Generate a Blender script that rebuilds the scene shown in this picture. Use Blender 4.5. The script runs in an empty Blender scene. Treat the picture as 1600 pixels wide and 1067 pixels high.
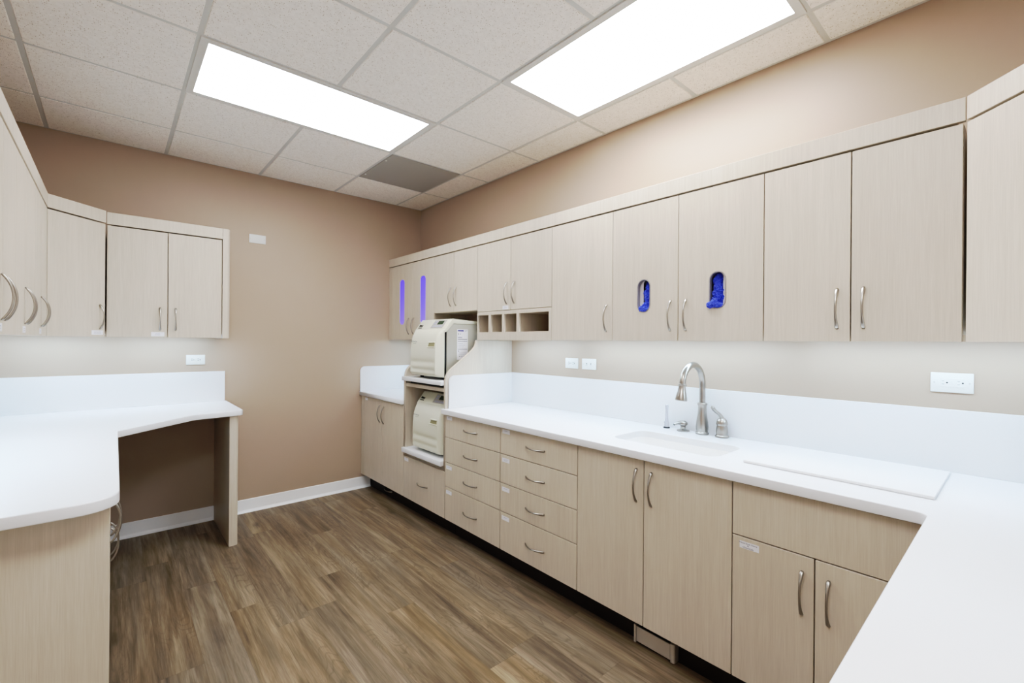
import bpy, bmesh, math, random
from mathutils import Vector, Matrix, noise
random.seed(7)
PI = math.pi
C = bpy.context.scene.collection
S = bpy.context.scene

# ------------------------------------------------------------------ room numbers (metres)
XL, XR, YB, YF, ZC = -0.625, 2.396, 4.17, -0.46, 2.748
CT = 0.917            # worktop height
CTH = 0.036           # worktop thickness
UB, UT, UTOP = 1.406, 2.111, 2.192   # wall cabinet door bottom, door top, cornice top

# ------------------------------------------------------------------ materials
def mat(name, color=(.8,.8,.8), rough=.5, metal=0.0, emis=None, estr=0.0, spec=None):
    m = bpy.data.materials.new(name); m.use_nodes = True
    b = m.node_tree.nodes['Principled BSDF']
    b.inputs['Base Color'].default_value = (*color, 1)
    b.inputs['Roughness'].default_value = rough
    b.inputs['Metallic'].default_value = metal
    if spec is not None: b.inputs['Specular IOR Level'].default_value = spec
    if emis:
        b.inputs['Emission Color'].default_value = (*emis, 1)
        b.inputs['Emission Strength'].default_value = estr
    return m

class NT:
    def __init__(s, m):
        s.m = m; s.t = m.node_tree; s.b = s.t.nodes['Principled BSDF']
    def n(s, typ, **kw):
        nd = s.t.nodes.new(typ)
        for k, v in kw.items(): setattr(nd, k, v)
        return nd
    def l(s, a, b): s.t.links.new(a, b)
    def math(s, op, a, b=None, c=None):
        nd = s.n('ShaderNodeMath', operation=op)
        for i, v in enumerate((a, b, c)):
            if v is None: continue
            if isinstance(v, (int, float)): nd.inputs[i].default_value = v
            else: s.l(v, nd.inputs[i])
        return nd.outputs[0]
    def mix(s, f, a, b, mode='MIX'):
        nd = s.n('ShaderNodeMix', data_type='RGBA', blend_type=mode)
        for i, v in ((0, f), (6, a), (7, b)):
            if isinstance(v, (int, float)): nd.inputs[i].default_value = v
            elif isinstance(v, tuple): nd.inputs[i].default_value = (*v, 1)
            else: s.l(v, nd.inputs[i])
        return nd.outputs[2]
    def ramp(s, f, stops):
        nd = s.n('ShaderNodeValToRGB'); e = nd.color_ramp.elements
        while len(e) < len(stops): e.new(.5)
        for i, (p, c) in enumerate(stops):
            e[i].position = p; e[i].color = (*c, 1) if isinstance(c, tuple) else (c, c, c, 1)
        s.l(f, nd.inputs[0]); return nd.outputs[0]
    def noise(s, vec, scale=1, detail=2, rough=.5, dist=0):
        nd = s.n('ShaderNodeTexNoise')
        nd.inputs['Scale'].default_value = scale; nd.inputs['Detail'].default_value = detail
        nd.inputs['Roughness'].default_value = rough; nd.inputs['Distortion'].default_value = dist
        s.l(vec, nd.inputs['Vector']); return nd.outputs['Fac']
    def bump(s, h, strength=.1, dist=.01):
        nd = s.n('ShaderNodeBump'); nd.inputs['Strength'].default_value = strength
        nd.inputs['Distance'].default_value = dist
        s.l(h, nd.inputs['Height']); s.l(nd.outputs[0], s.b.inputs['Normal'])

def laminate(name, lo, hi, rough=.42):
    """pale wood laminate: very fine vertical grain along local z"""
    m = mat(name, hi, rough); t = NT(m)
    tc = t.n('ShaderNodeTexCoord'); oi = t.n('ShaderNodeObjectInfo')
    off = t.n('ShaderNodeVectorMath', operation='SCALE')
    cmb = t.n('ShaderNodeCombineXYZ')
    for i in range(3): t.l(oi.outputs['Random'], cmb.inputs[i])
    t.l(cmb.outputs[0], off.inputs[0]); off.inputs['Scale'].default_value = 13.0
    add = t.n('ShaderNodeVectorMath', operation='ADD')
    t.l(tc.outputs['Object'], add.inputs[0]); t.l(off.outputs[0], add.inputs[1])
    def mp(sx, sz):
        q = t.n('ShaderNodeMapping'); q.inputs['Scale'].default_value = (sx, sx, sz)
        t.l(add.outputs[0], q.inputs['Vector']); return q.outputs[0]
    fine = t.noise(mp(420, 9), 1, 2, .6)
    mid = t.noise(mp(70, 2.2), 1, 2, .5)
    big = t.noise(mp(7, 1.0), 1, 1, .5)
    v = t.math('ADD', t.math('MULTIPLY', fine, .55), t.math('ADD', t.math('MULTIPLY', mid, .3), t.math('MULTIPLY', big, .25)))
    col = t.ramp(v, [(.34, lo), (.72, hi)])
    tint = t.math('ADD', .97, t.math('MULTIPLY', oi.outputs['Random'], .05))
    hs = t.n('ShaderNodeHueSaturation'); t.l(col, hs.inputs['Color']); t.l(tint, hs.inputs['Value'])
    t.l(hs.outputs[0], t.b.inputs['Base Color'])
    t.bump(fine, .05, .002)
    return m

LIGHT, UCL, FILL = 13.0, 25.0, 7.0
M = {}
M['wood'] = laminate('pale_laminate', (.55,.483,.395), (.655,.588,.495))
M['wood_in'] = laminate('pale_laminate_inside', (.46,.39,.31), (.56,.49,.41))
M['solid'] = mat('white_solid_surface', (.80,.81,.83), .33)
M['sinkm'] = mat('white_sink_surface', (.90,.90,.89), .35)
M['board'] = mat('white_board', (.80,.80,.81), .4)
M['nickel'] = mat('brushed_nickel', (.42,.395,.36), .30, 1.0)
M['alu'] = mat('brushed_aluminium', (.74,.70,.65), .45, .65)
M['toe'] = mat('dark_toe_kick', (.018,.010,.009), .5)
M['basebd'] = mat('white_vinyl_base', (.93,.94,.95), .45)
M['plate'] = mat('white_plate_plastic', (.76,.77,.75), .35)
M['slot'] = mat('dark_slot', (.02,.02,.02), .5)
M['slotgrey'] = mat('grey_slot', (.30,.31,.31), .5)
M['tee'] = mat('white_grid_metal', (.60,.605,.585), .45)
M['ventm'] = mat('grey_vent_metal', (.40,.385,.36), .55)
M['paper'] = mat('white_paper', (.80,.80,.83), .6)
M['ink'] = mat('grey_ink', (.16,.16,.20), .7)
M['inkb'] = mat('blue_ink', (.03,.025,.22), .7)
M['inkf'] = mat('faint_ink', (.42,.43,.52), .7)
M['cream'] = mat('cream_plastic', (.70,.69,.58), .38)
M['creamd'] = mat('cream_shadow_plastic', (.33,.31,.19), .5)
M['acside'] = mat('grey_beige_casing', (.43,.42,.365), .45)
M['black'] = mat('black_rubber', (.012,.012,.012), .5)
M['panel'] = mat('grey_keypad', (.42,.40,.37), .5)
M['lcd'] = mat('dark_green_display', (.05,.075,.045), .25)
M['glove'] = mat('blue_nitrile', (.075,.12,.66), .45)
M['grommet'] = mat('grey_grommet', (.33,.31,.31), .4, .3)
M['carton'] = mat('white_carton', (.72,.70,.74), .55)
M['clear'] = mat('milky_clear_plastic', (.72,.73,.78), .2)
M['clear'].node_tree.nodes['Principled BSDF'].inputs['Transmission Weight'].default_value = .35
M['light'] = mat('lit_diffuser', (1,1,1), .5, emis=(.955,1,1.07), estr=LIGHT)
M['ucl'] = mat('lit_lens', (1,1,1), .5, emis=(.72,1,1.28), estr=UCL)
M['frame'] = mat('light_frame', (.66,.66,.64), .4)

# blue backlit window strip
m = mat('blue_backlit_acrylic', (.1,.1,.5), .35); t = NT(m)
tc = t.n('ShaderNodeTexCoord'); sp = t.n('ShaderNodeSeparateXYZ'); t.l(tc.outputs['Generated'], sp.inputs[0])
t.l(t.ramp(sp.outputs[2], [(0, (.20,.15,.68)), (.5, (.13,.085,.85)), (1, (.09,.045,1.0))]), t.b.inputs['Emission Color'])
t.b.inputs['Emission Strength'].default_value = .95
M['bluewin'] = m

def paint(name, col):
    m = mat(name, col, .44); t = NT(m)
    tc = t.n('ShaderNodeTexCoord')
    n1 = t.noise(tc.outputs['Object'], 1.3, 2); n2 = t.noise(tc.outputs['Object'], 260, 2)
    v = t.math('ADD', .96, t.math('MULTIPLY', n1, .08))
    hs = t.n('ShaderNodeHueSaturation'); hs.inputs['Color'].default_value = (*col, 1); t.l(v, hs.inputs['Value'])
    t.l(hs.outputs[0], t.b.inputs['Base Color']); t.bump(n2, .06, .002)
    return m
M['wall'] = paint('tan_wall_paint', (.465,.368,.285))

# ceiling tile: off-white with small dark pits
m = mat('fissured_ceiling_tile', (.8,.78,.75), .8); t = NT(m)
tc = t.n('ShaderNodeTexCoord')
vo = t.n('ShaderNodeTexVoronoi'); vo.inputs['Scale'].default_value = 150; t.l(tc.outputs['Object'], vo.inputs['Vector'])
big = t.noise(tc.outputs['Object'], 60, 3, .6)
wn = t.n('ShaderNodeSeparateXYZ'); t.l(vo.outputs['Color'], wn.inputs[0])
rad = t.math('MULTIPLY', t.math('POWER', wn.outputs[0], 1.6), .36)
pit = t.math('LESS_THAN', vo.outputs['Distance'], rad)
base = t.ramp(big, [(.3, (.84,.805,.76)), (.7, (.93,.895,.85))])
t.l(t.mix(t.math('MULTIPLY', pit, .75), base, (.36,.29,.23)), t.b.inputs['Base Color'])
t.bump(t.math('SUBTRACT', 1, pit), .25, .003)
M['tile'] = m

# vinyl plank floor, planks along world Y
m = mat('brown_vinyl_plank', (.2,.15,.1), .42); t = NT(m)
tc = t.n('ShaderNodeTexCoord'); sp = t.n('ShaderNodeSeparateXYZ'); t.l(tc.outputs['Object'], sp.inputs[0])
PW, PL = .152, 1.22
xi = t.math('FLOOR', t.math('DIVIDE', sp.outputs[0], PW))
wr = t.n('ShaderNodeTexWhiteNoise', noise_dimensions='1D'); t.l(xi, wr.inputs['W'])
yo = t.math('ADD', t.math('DIVIDE', sp.outputs[1], PL), t.math('MULTIPLY', wr.outputs['Value'], 7.3))
yi = t.math('FLOOR', yo)
cid = t.n('ShaderNodeCombineXYZ'); t.l(xi, cid.inputs[0]); t.l(yi, cid.inputs[1])
wp = t.n('ShaderNodeTexWhiteNoise', noise_dimensions='3D'); t.l(cid.outputs[0], wp.inputs['Vector'])
sh = t.n('ShaderNodeVectorMath', operation='SCALE'); t.l(wp.outputs['Color'], sh.inputs[0]); sh.inputs['Scale'].default_value = 37
pv = t.n('ShaderNodeVectorMath', operation='ADD'); t.l(tc.outputs['Object'], pv.inputs[0]); t.l(sh.outputs[0], pv.inputs[1])
def mp(sx, sy):
    q = t.n('ShaderNodeMapping'); q.inputs['Scale'].default_value = (sx, sy, 1); t.l(pv.outputs[0], q.inputs['Vector']); return q.outputs[0]
blot = t.noise(mp(11, 1.3), 1, 4, .6, .5)
streak = t.noise(mp(30, 1.5), 1, 4, .65, .4)
fine = t.noise(mp(230, 8), 1, 3, .7)
cath = t.noise(mp(8, 1.3), 1, 2, .5, .5)
rings = t.math('SINE', t.math('MULTIPLY', cath, 150))
v = t.math('ADD', t.math('MULTIPLY', blot, .42), t.math('ADD', t.math('MULTIPLY', streak, .40), t.math('MULTIPLY', fine, .18)))
col = t.ramp(v, [(.34, (.070,.049,.028)), (.44, (.138,.100,.060)), (.52, (.205,.154,.098)), (.65, (.335,.27,.188))])
warm = t.ramp(t.noise(mp(14, 1.9), 1, 2), [(.4, 0.0), (.66, 1.0)])
col = t.mix(t.math('MULTIPLY', warm, .22), col, (.27,.185,.095))
cool = t.ramp(t.noise(mp(17, 1.4), 1, 2), [(.5, 0.0), (.7, 1.0)])
col = t.mix(t.math('MULTIPLY', cool, .30), col, (.17,.145,.115))
dk = t.ramp(t.noise(mp(85, 2.6), 1, 3, .6, .3), [(.50, 0.0), (.68, 1.0)])
col = t.mix(t.math('MULTIPLY', dk, .26), col, (.085,.058,.033))
lt = t.ramp(t.noise(mp(60, 2.0), 1, 3, .6, .3), [(.54, 0.0), (.70, 1.0)])
col = t.mix(t.math('MULTIPLY', lt, .22), col, (.36,.30,.22))
ringm = t.math('MULTIPLY', t.ramp(rings, [(.55, 0.0), (.95, 1.0)]), t.math('MULTIPLY', t.ramp(t.noise(mp(4,1.0),1,1), [(.46,0.0),(.6,1.0)]), .30))
col = t.mix(ringm, col, (.085,.06,.036))
# knots
vk = t.n('ShaderNodeTexVoronoi'); vk.inputs['Scale'].default_value = 1; t.l(mp(6.0, 1.9), vk.inputs['Vector'])
sk = t.n('ShaderNodeSeparateXYZ'); t.l(vk.outputs['Color'], sk.inputs[0])
wob = t.math('MULTIPLY', t.noise(mp(40, 18), 1, 2), .16)
kn = t.ramp(t.math('ADD', vk.outputs['Distance'], wob), [(.09, 1.0), (.26, 0.0)])
kn = t.math('MULTIPLY', kn, t.math('MULTIPLY', t.math('GREATER_THAN', sk.outputs[0], .56), .85))
col = t.mix(kn, col, (.045,.03,.02))
wps = t.n('ShaderNodeSeparateXYZ'); t.l(wp.outputs['Color'], wps.inputs[0])
hs = t.n('ShaderNodeHueSaturation'); t.l(col, hs.inputs['Color'])
t.l(t.math('ADD', .96, t.math('MULTIPLY', wps.outputs[1], .20)), hs.inputs['Value'])
t.l(t.math('ADD', .80, t.math('MULTIPLY', wps.outputs[2], .24)), hs.inputs['Saturation'])
fx = t.math('FRACT', t.math('DIVIDE', sp.outputs[0], PW)); fy = t.math('FRACT', yo)
ex = t.math('LESS_THAN', t.math('MINIMUM', fx, t.math('SUBTRACT', 1, fx)), .008)
ey = t.math('LESS_THAN', t.math('MINIMUM', fy, t.math('SUBTRACT', 1, fy)), .0012)
seam = t.math('MULTIPLY', t.math('MAXIMUM', ex, ey), .2)
t.l(t.mix(seam, hs.outputs[0], (.045,.03,.02)), t.b.inputs['Base Color'])
t.bump(t.math('ADD', fine, t.math('MULTIPLY', seam, -2)), .08, .002)
t.b.inputs['Specular IOR Level'].default_value = .35
M['floor'] = m

# ------------------------------------------------------------------ mesh helpers
def box(bm, x0, x1, y0, y1, z0, z1, bev=0.0, mi=0, seg=1):
    r = bmesh.ops.create_cube(bm, size=1)
    vs = r['verts']
    for v in vs:
        v.co = Vector((x0 + (v.co.x + .5) * (x1 - x0), y0 + (v.co.y + .5) * (y1 - y0), z0 + (v.co.z + .5) * (z1 - z0)))
    fs = list({f for v in vs for f in v.link_faces})
    for f in fs: f.material_index = mi
    if bev > 0:
        es = list({e for v in vs for e in v.link_edges})
        bmesh.ops.bevel(bm, geom=es, offset=bev, segments=seg, profile=.5, affect='EDGES', clamp_overlap=True, material=mi)
    return bm
def nb(*a, **k):
    bm = bmesh.new()
    if a: box(bm, *a, **k)
    return bm
def obj(name, bm, mats, parent=None, loc=(0,0,0), rot=(0,0,0), smooth=False):
    me = bm if isinstance(bm, bpy.types.Mesh) else bpy.data.meshes.new(name)
    if not isinstance(bm, bpy.types.Mesh):
        bmesh.ops.recalc_face_normals(bm, faces=bm.faces) if smooth != 'keep' else None
        bm.to_mesh(me); bm.free()
    for q in (mats if isinstance(mats, (list, tuple)) else [mats]): me.materials.append(q)
    if smooth:
        for p in me.polygons: p.use_smooth = True
        try: me.set_sharp_from_angle(angle=math.radians(38))
        except Exception: pass
    o = bpy.data.objects.new(name, me); C.objects.link(o)
    o.location = loc; o.rotation_euler = rot
    if parent: o.parent = parent
    return o
def link_mesh(name, me, parent, loc=(0,0,0), rot=(0,0,0), scale=None):
    o = bpy.data.objects.new(name, me); C.objects.link(o); o.parent = parent
    o.location = loc; o.rotation_euler = rot
    if scale: o.scale = scale
    return o
def thing(name, label, cat, loc=(0,0,0), rz=0, group=None):
    o = bpy.data.objects.new(name, None); C.objects.link(o); o.empty_display_size = .05
    o.location = loc; o.rotation_euler = (0,0,rz); return tag(o, label, cat, group)
def tag(o, label, cat, group=None):
    o['label'] = label; o['category'] = cat
    if group: o['group'] = group
    return o
def struct(name, bm, mats, **k):
    o = obj(name, bm, mats, **k); o['kind'] = 'structure'; return o

def rounded(pts):
    """pts: (x,y,r) corners -> list of points with arcs"""
    out = []; n = len(pts)
    for i in range(n):
        p = Vector(pts[i][:2]); r = pts[i][2] if len(pts[i]) > 2 else 0
        if r <= 0: out.append(p); continue
        a = (Vector(pts[i-1][:2]) - p).normalized(); b = (Vector(pts[(i+1) % n][:2]) - p).normalized()
        ang = a.angle(b); d = r / math.tan(ang / 2)
        c = p + (a + b).normalized() * (r / math.sin(ang / 2))
        s = p + a * d - c; e = p + b * d - c
        a0 = math.atan2(s.y, s.x); a1 = math.atan2(e.y, e.x); da = (a1 - a0 + PI) % (2 * PI) - PI
        k = max(3, int(abs(da) / .2))
        for j in range(k + 1):
            q = a0 + da * j / k; out.append(c + Vector((math.cos(q), math.sin(q))) * r)
    return out
def stadium(cx, cy, w, h, k=10):
    r = w / 2; out = []
    for j in range(k + 1):
        a = PI * j / k; out.append(Vector((cx + r * math.cos(a), cy + h / 2 - r + r * math.sin(a))))
    for j in range(k + 1):
        a = PI + PI * j / k; out.append(Vector((cx + r * math.cos(a), cy - h / 2 + r + r * math.sin(a))))
    return out
def rrect(x0, x1, y0, y1, r): return rounded([(x0,y0,r),(x1,y0,r),(x1,y1,r),(x0,y1,r)])
def plate(loops, z0, z1, bev=0.0, seg=1):
    """flat plate in the xy plane, from z0 to z1, first loop outer, others holes -> bmesh"""
    cu = bpy.data.curves.new('tmp', 'CURVE'); cu.dimensions = '2D'; cu.fill_mode = 'BOTH'
    for lp in loops:
        s = cu.splines.new('POLY'); s.points.add(len(lp) - 1); s.use_cyclic_u = True
        for p, q in zip(s.points, lp): p.co = (q[0], q[1], 0, 1)
    cu.extrude = (z1 - z0) / 2 - bev; cu.bevel_depth = bev; cu.bevel_resolution = seg; cu.offset = -bev
    o = bpy.data.objects.new('tmp', cu)
    me = bpy.data.meshes.new_from_object(o)
    bm = bmesh.new(); bm.from_mesh(me)
    bmesh.ops.remove_doubles(bm, verts=bm.verts, dist=1e-6)
    bmesh.ops.translate(bm, verts=bm.verts, vec=(0, 0, (z0 + z1) / 2))
    bpy.data.objects.remove(o); bpy.data.curves.remove(cu); bpy.data.meshes.remove(me)
    return bm
def xf(bm, mtx): bmesh.ops.transform(bm, matrix=mtx, verts=bm.verts); return bm
TO_XZ = Matrix(((1,0,0,0),(0,0,-1,0),(0,1,0,0),(0,0,0,1)))   # (x,y,z)->(x,-z,y): plate facing -y
TO_YZ = Matrix(((0,0,1,0),(1,0,0,0),(0,1,0,0),(0,0,0,1)))    # (x,y,z)->(z,x,y): profile in yz, thickness along x
def merge(bm, other, mi=None):
    me = bpy.data.meshes.new('tmp'); 
    if mi is not None:
        for f in other.faces: f.material_index = mi
    other.to_mesh(me); other.free(); bm.from_mesh(me); bpy.data.meshes.remove(me); return bm
def text_bm(s, size, depth=.0002, align='CENTER', bold=0.0):
    cu = bpy.data.curves.new('tmp', 'FONT'); cu.body = s; cu.size = size; cu.align_x = align; cu.extrude = depth; cu.offset = bold
    cu.resolution_u = 2
    o = bpy.data.objects.new('tmp', cu); me = bpy.data.meshes.new_from_object(o)
    bm = bmesh.new(); bm.from_mesh(me)
    bpy.data.objects.remove(o); bpy.data.curves.remove(cu); bpy.data.meshes.remove(me)
    return bm
def lathe(prof, n=28, cap=True):
    bm = bmesh.new(); rings = []
    for r, z in prof:
        rings.append([bm.verts.new((r * math.cos(2*PI*i/n), r * math.sin(2*PI*i/n), z)) for i in range(n)])
    for a, b in zip(rings, rings[1:]):
        for i in range(n): bm.faces.new((a[i], a[(i+1) % n], b[(i+1) % n], b[i]))
    if cap:
        bm.faces.new(rings[0][::-1]); bm.faces.new(rings[-1])
    return bm
def sweep(path, radii, n=14, side=None):
    """tube through path; radii per point: r or (a,b) half-sizes (side axis, other axis)"""
    bm = bmesh.new(); rings = []
    P = [Vector(p) for p in path]
    for i, p in enumerate(P):
        tn = (P[min(i+1, len(P)-1)] - P[max(i-1, 0)]).normalized()
        sd = Vector(side) if side else (Vector((0,0,1)) if abs(tn.z) < .9 else Vector((1,0,0)))
        u = (sd - tn * sd.dot(tn)).normalized(); w = tn.cross(u)
        a, b = radii[i] if isinstance(radii[i], tuple) else (radii[i], radii[i])
        rings.append([bm.verts.new(p + u * a * math.cos(2*PI*k/n) + w * b * math.sin(2*PI*k/n)) for k in range(n)])
    for a, b in zip(rings, rings[1:]):
        for k in range(n): bm.faces.new((a[k], a[(k+1) % n], b[(k+1) % n], b[k]))
    bm.faces.new(rings[0][::-1]); bm.faces.new(rings[-1])
    return bm

# ------------------------------------------------------------------ shared part meshes
def handle_mesh():
    n = 26; path = []; rad = []
    for i in range(n + 1):
        s = -1 + 2 * i / n
        path.append((0, -.0275 * (1 - s*s) ** .85 - .002, s * .0755))
        a_ = abs(s); w = .0037 + .0040 * a_ ** 2.2; th = .0035 + .0004 * a_
        if a_ > .93: w *= 1 - .45 * ((a_ - .93) / .07) ** 2; th *= 1 - .35 * ((a_ - .93) / .07) ** 2
        rad.append((w, th))
    bm = sweep(path, rad, 12, side=(1,0,0))
    bmesh.ops.recalc_face_normals(bm, faces=bm.faces)
    me = bpy.data.meshes.new('handle'); bm.to_mesh(me); bm.free(); me.materials.append(M['nickel'])
    for p in me.polygons: p.use_smooth = True
    return me
HANDLE = handle_mesh()
def add_handle(parent, x, z, horiz=False, s=1.0):
    return link_mesh('handle', HANDLE, parent, (x, 0, z), (0, PI/2, 0) if horiz else (0,0,0), (s,s,s) if s != 1 else None)
def sticker(parent, x, z, w=.068, h=.026, lines=None, seed=0):
    rnd = random.Random(seed)
    bm = nb(x - w/2, x + w/2, -.0009, -.0001, z - h/2, z + h/2)
    if lines:
        k = len(lines)
        for i, s in enumerate(lines):
            size = h * .36
            tb = text_bm(s, size); xf(tb, Matrix.Translation((x - .004, -.0011, z + h * (.17 - .30 * i))) @ TO_XZ); merge(bm, tb, 1)
    else:                                   # print too small to read: short strokes
        for i in range(rnd.choice((1, 2, 2))):
            zz = z + (.004 if i == 0 else -.003); ln = w * rnd.uniform(.35, .6); px = x - ln/2
            while px < x + ln/2:
                q = rnd.uniform(.003, .007); box(bm, px, min(px + q, x + ln/2), -.0012, -.0009, zz - .0012, zz + .0012, mi=1); px += q + .0015
    return obj('label_sticker', bm, [M['paper'], M['ink'] if lines else M['inkf']], parent)

DT = .019
def front(root, kind, x0, x1, z0, z1, handle=None, hz=False, stick=None, holes=None, hs=1.0, stick_lines=None, ss=None):
    """door / drawer / false front; handle, sticker positions are in cabinet x,z"""
    g = .0019
    if holes:
        lp = [rrect(x0 + g - x0, x1 - g - x0, g, z1 - z0 - g, .0015)] + [[Vector((p[0] - x0, p[1] - z0)) for p in h] for h in holes]
        bm = xf(plate(lp, -DT, 0, .0009), TO_XZ)          # y from 0 to DT
    else:
        bm = nb(g, x1 - x0 - g, 0, DT, g, z1 - z0 - g, bev=.0013)
    o = obj(kind, bm, M['wood'], root, (x0, 0, z0))
    if handle: add_handle(o, handle[0] - x0, handle[1] - z0, hz, hs)
    if stick: sticker(o, stick[0] - x0, stick[1] - z0, *(ss or (.068, .026)), lines=stick_lines, seed=hash((round(stick[0], 3), round(stick[1], 3))) & 0xffff)
    return o
def carcass(root, x0, x1, y0, y1, z0, z1, mat_=None, t=.018, parts='lrtbk', name='carcass', mids=()):
    bm = bmesh.new(); e = .0008
    if 'l' in parts: box(bm, x0 + e, x0 + t, y0, y1, z0, z1)
    if 'r' in parts: box(bm, x1 - t, x1 - e, y0, y1, z0, z1)
    if 't' in parts: box(bm, x0 + t, x1 - t, y0, y1, z1 - t, z1)
    if 'b' in parts: box(bm, x0 + t, x1 - t, y0, y1, z0, z0 + t)
    if 'k' in parts: box(bm, x0 + t, x1 - t, y1 - .008, y1, z0 + t, z1 - t)
    if z0 == REC: box(bm, x0 + t, x1 - t, y0, y0 + .014, .002, z0 + .004)      # added rail, stops the strip light leaking through the door gaps
    for mx in mids: box(bm, mx - t/2, mx + t/2, y0, y1 - .01, z0 + t, z1 - t)
    return obj(name, bm, mat_ or M['wood'], root)
def toe(root, x0, x1, y=.095):
    return obj('toe_kick', nb(x0 + .0008, x1 - .0008, y, y + .015, .001, .136), M['toe'], root)

# ------------------------------------------------------------------ setting
struct('floor', nb(XL - .1, XR + .1, YF - .1, YB + .1, -.05, 0), M['floor'])
struct('wall_back', nb(XL - .1, XR + .1, YB, YB + .1, 0, ZC + .1), M['wall'])
struct('wall_right', nb(XR, XR + .1, YF, YB, 0, ZC + .1), M['wall'])
struct('wall_left', nb(XL - .1, XL, YF, YB, 0, ZC + .1), M['wall'])
# front wall (behind the camera) with a doorway that holds an added fill lamp
bm = nb(.47, XR + .1, YF - .1, YF, 0, ZC + .1); box(bm, XL - .1, -.47, YF - .1, YF, 0, ZC + .1); box(bm, -.47, .47, YF - .1, YF, 2.13, ZC + .1)
struct('wall_front', bm, M['wall'])
bm = bmesh.new()
for x in (-.47, .45): box(bm, x, x + .02, YF - .1, YF + .012, 0, 2.11)
box(bm, -.47, .47, YF - .1, YF + .012, 2.11, 2.13)
struct('trim_2', bm, M['frame'])
ld = bpy.data.lights.new('doorway_fill', 'AREA'); ld.shape = 'RECTANGLE'; ld.size = .9; ld.size_y = 2.0; ld.energy = FILL; ld.color = (.97, 1, 1.03)  # added fill lamp, brightens the cabinets from behind the camera
lo_ = bpy.data.objects.new('doorway_fill', ld); C.objects.link(lo_); lo_.location = (0, YF - .06, 1.07); lo_.rotation_euler = (PI/2, 0, 0)
# vinyl cove base on the back wall, with a little toe at the floor
def cove(x0, x1):
    bm = bmesh.new(); pr = [(0, 0), (-.020, 0), (-.020, .004), (-.011, .012), (-.006, .022), (-.005, .103), (-.003, .106), (0, .106)]
    a = [bm.verts.new((x0, YB - .0005 + y, z)) for y, z in pr]; b = [bm.verts.new((x1, YB - .0005 + y, z)) for y, z in pr]
    for i in range(len(pr)): j = (i + 1) % len(pr); bm.faces.new((a[i], a[j], b[j], b[i]))
    bm.faces.new(a[::-1]); bm.faces.new(b); return bm
struct('baseboard_back', cove(XL + .002, 1.863), M['basebd'])
GX, GY, T = .2816, 1.8136, .6096
used = {(0,1), (1,1), (2,-1), (2,-2), (2,2), (-1,-3), (0,-3)}
bm = nb(XL - .1, XR + .1, YF - .1, YB + .1, ZC + .012, ZC + .08)
tb = bmesh.new(); HW = .0108
for i in range(-2, 4):
    for j in range(-4, 4):
        x0, x1 = max(GX + i*T, XL), min(GX + (i+1)*T, XR); y0, y1 = max(GY + j*T, YF), min(GY + (j+1)*T, YB)
        if x1 - x0 < .02 or y1 - y0 < .02 or (i, j) in used: continue
        ex0 = HW if x0 > XL else .02; ex1 = HW if x1 < XR else .02; ey0 = HW if y0 > YF else .02; ey1 = HW if y1 < YB else .02
        if x1 - x0 - ex0 - ex1 < .02: continue
        box(tb, x0 + ex0, x1 - ex1, y0 + ey0, y1 - ey1, ZC - .005, ZC + .0125, bev=.003)
merge(bm, tb)
struct('ceiling', bm, M['tile'])
bm = bmesh.new()
for i in range(-1, 4):
    x = GX + i*T; box(bm, x - .012, x + .012, YF + .02, YB - .02, ZC - .001, ZC + .011)
for j in range(-3, 4):
    y = GY + j*T; box(bm, XL + .02, XR - .02, y - .012, y + .012, ZC - .0012, ZC + .0112)
for a in ((XL+.0005, XR-.0005, YB-.022, YB-.0005), (XL+.0005, XR-.0005, YF+.0005, YF+.022), (XL+.0005, XL+.022, YF, YB), (XR-.022, XR-.0005, YF, YB)):
    box(bm, *a, ZC - .0014, ZC + .0114)
# leave the tee out where a fixture covers it
struct('trim_1', bm, M['tee'])

# ------------------------------------------------------------------ ceiling fixtures
def troffer(label, x0, x1, y0, y1):
    r = thing('ceiling_light', label, 'ceiling light', ((x0+x1)/2, (y0+y1)/2, ZC - .006), 0, 'fluorescent ceiling panels')
    hx, hy = (x1-x0)/2 - .004, (y1-y0)/2 - .004; ins = .034
    o_ = rrect(-hx, hx, -hy, hy, .002); i_ = rrect(-hx + ins, hx - ins, -hy + ins, hy - ins, .003)
    obj('frame', plate([o_, i_], -.002, .010, .0015), M['frame'], r)
    obj('diffuser', nb(-hx + ins - .004, hx - ins + .004, -hy + ins - .004, hy - ins + .004, .0005, .004), M['light'], r)
    return r
troffer('lit rectangular ceiling panel lying along the back wall, nearer the desk', GX, GX + 2*T, GY + T, GY + 2*T)
troffer('lit rectangular ceiling panel running along the right-hand wall cabinets', GX + 2*T, GX + 3*T, GY - 2*T, GY)
troffer('lit rectangular ceiling panel above the doorway end, outside the top of the photo', GX - T, GX + T, GY - 3*T, GY - 2*T)
vt = thing('ceiling_vent', 'plain grey metal return-air panel in the ceiling grid by the far corner', 'vent', (GX + 2.5*T, GY + 2.5*T, ZC - .006))
obj('panel', nb(-.295, .295, -.295, .295, -.001, .009, bev=.002), M['ventm'], vt)
for sy in (.2, -.17):
    obj('latch', xf(lathe([(.006, -.005), (.007, -.0012)], 12), Matrix.Translation((-.283, sy, 0))), M['plate'], vt, smooth=True)

# ------------------------------------------------------------------ right wall: wall cabinets (local x runs toward the camera, front faces the room)
REC = .026
XU = 2.045; UD = XR - XU - .002; RW = -PI/2
def upper(label, yfar, group=None): return thing('wall_cabinet', label, 'cabinet', (XU, yfar, UB), RW, group)
GU = 'wall cabinets along the right wall'
H0 = 1.531 - UB; DTOP = UT - UB
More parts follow.
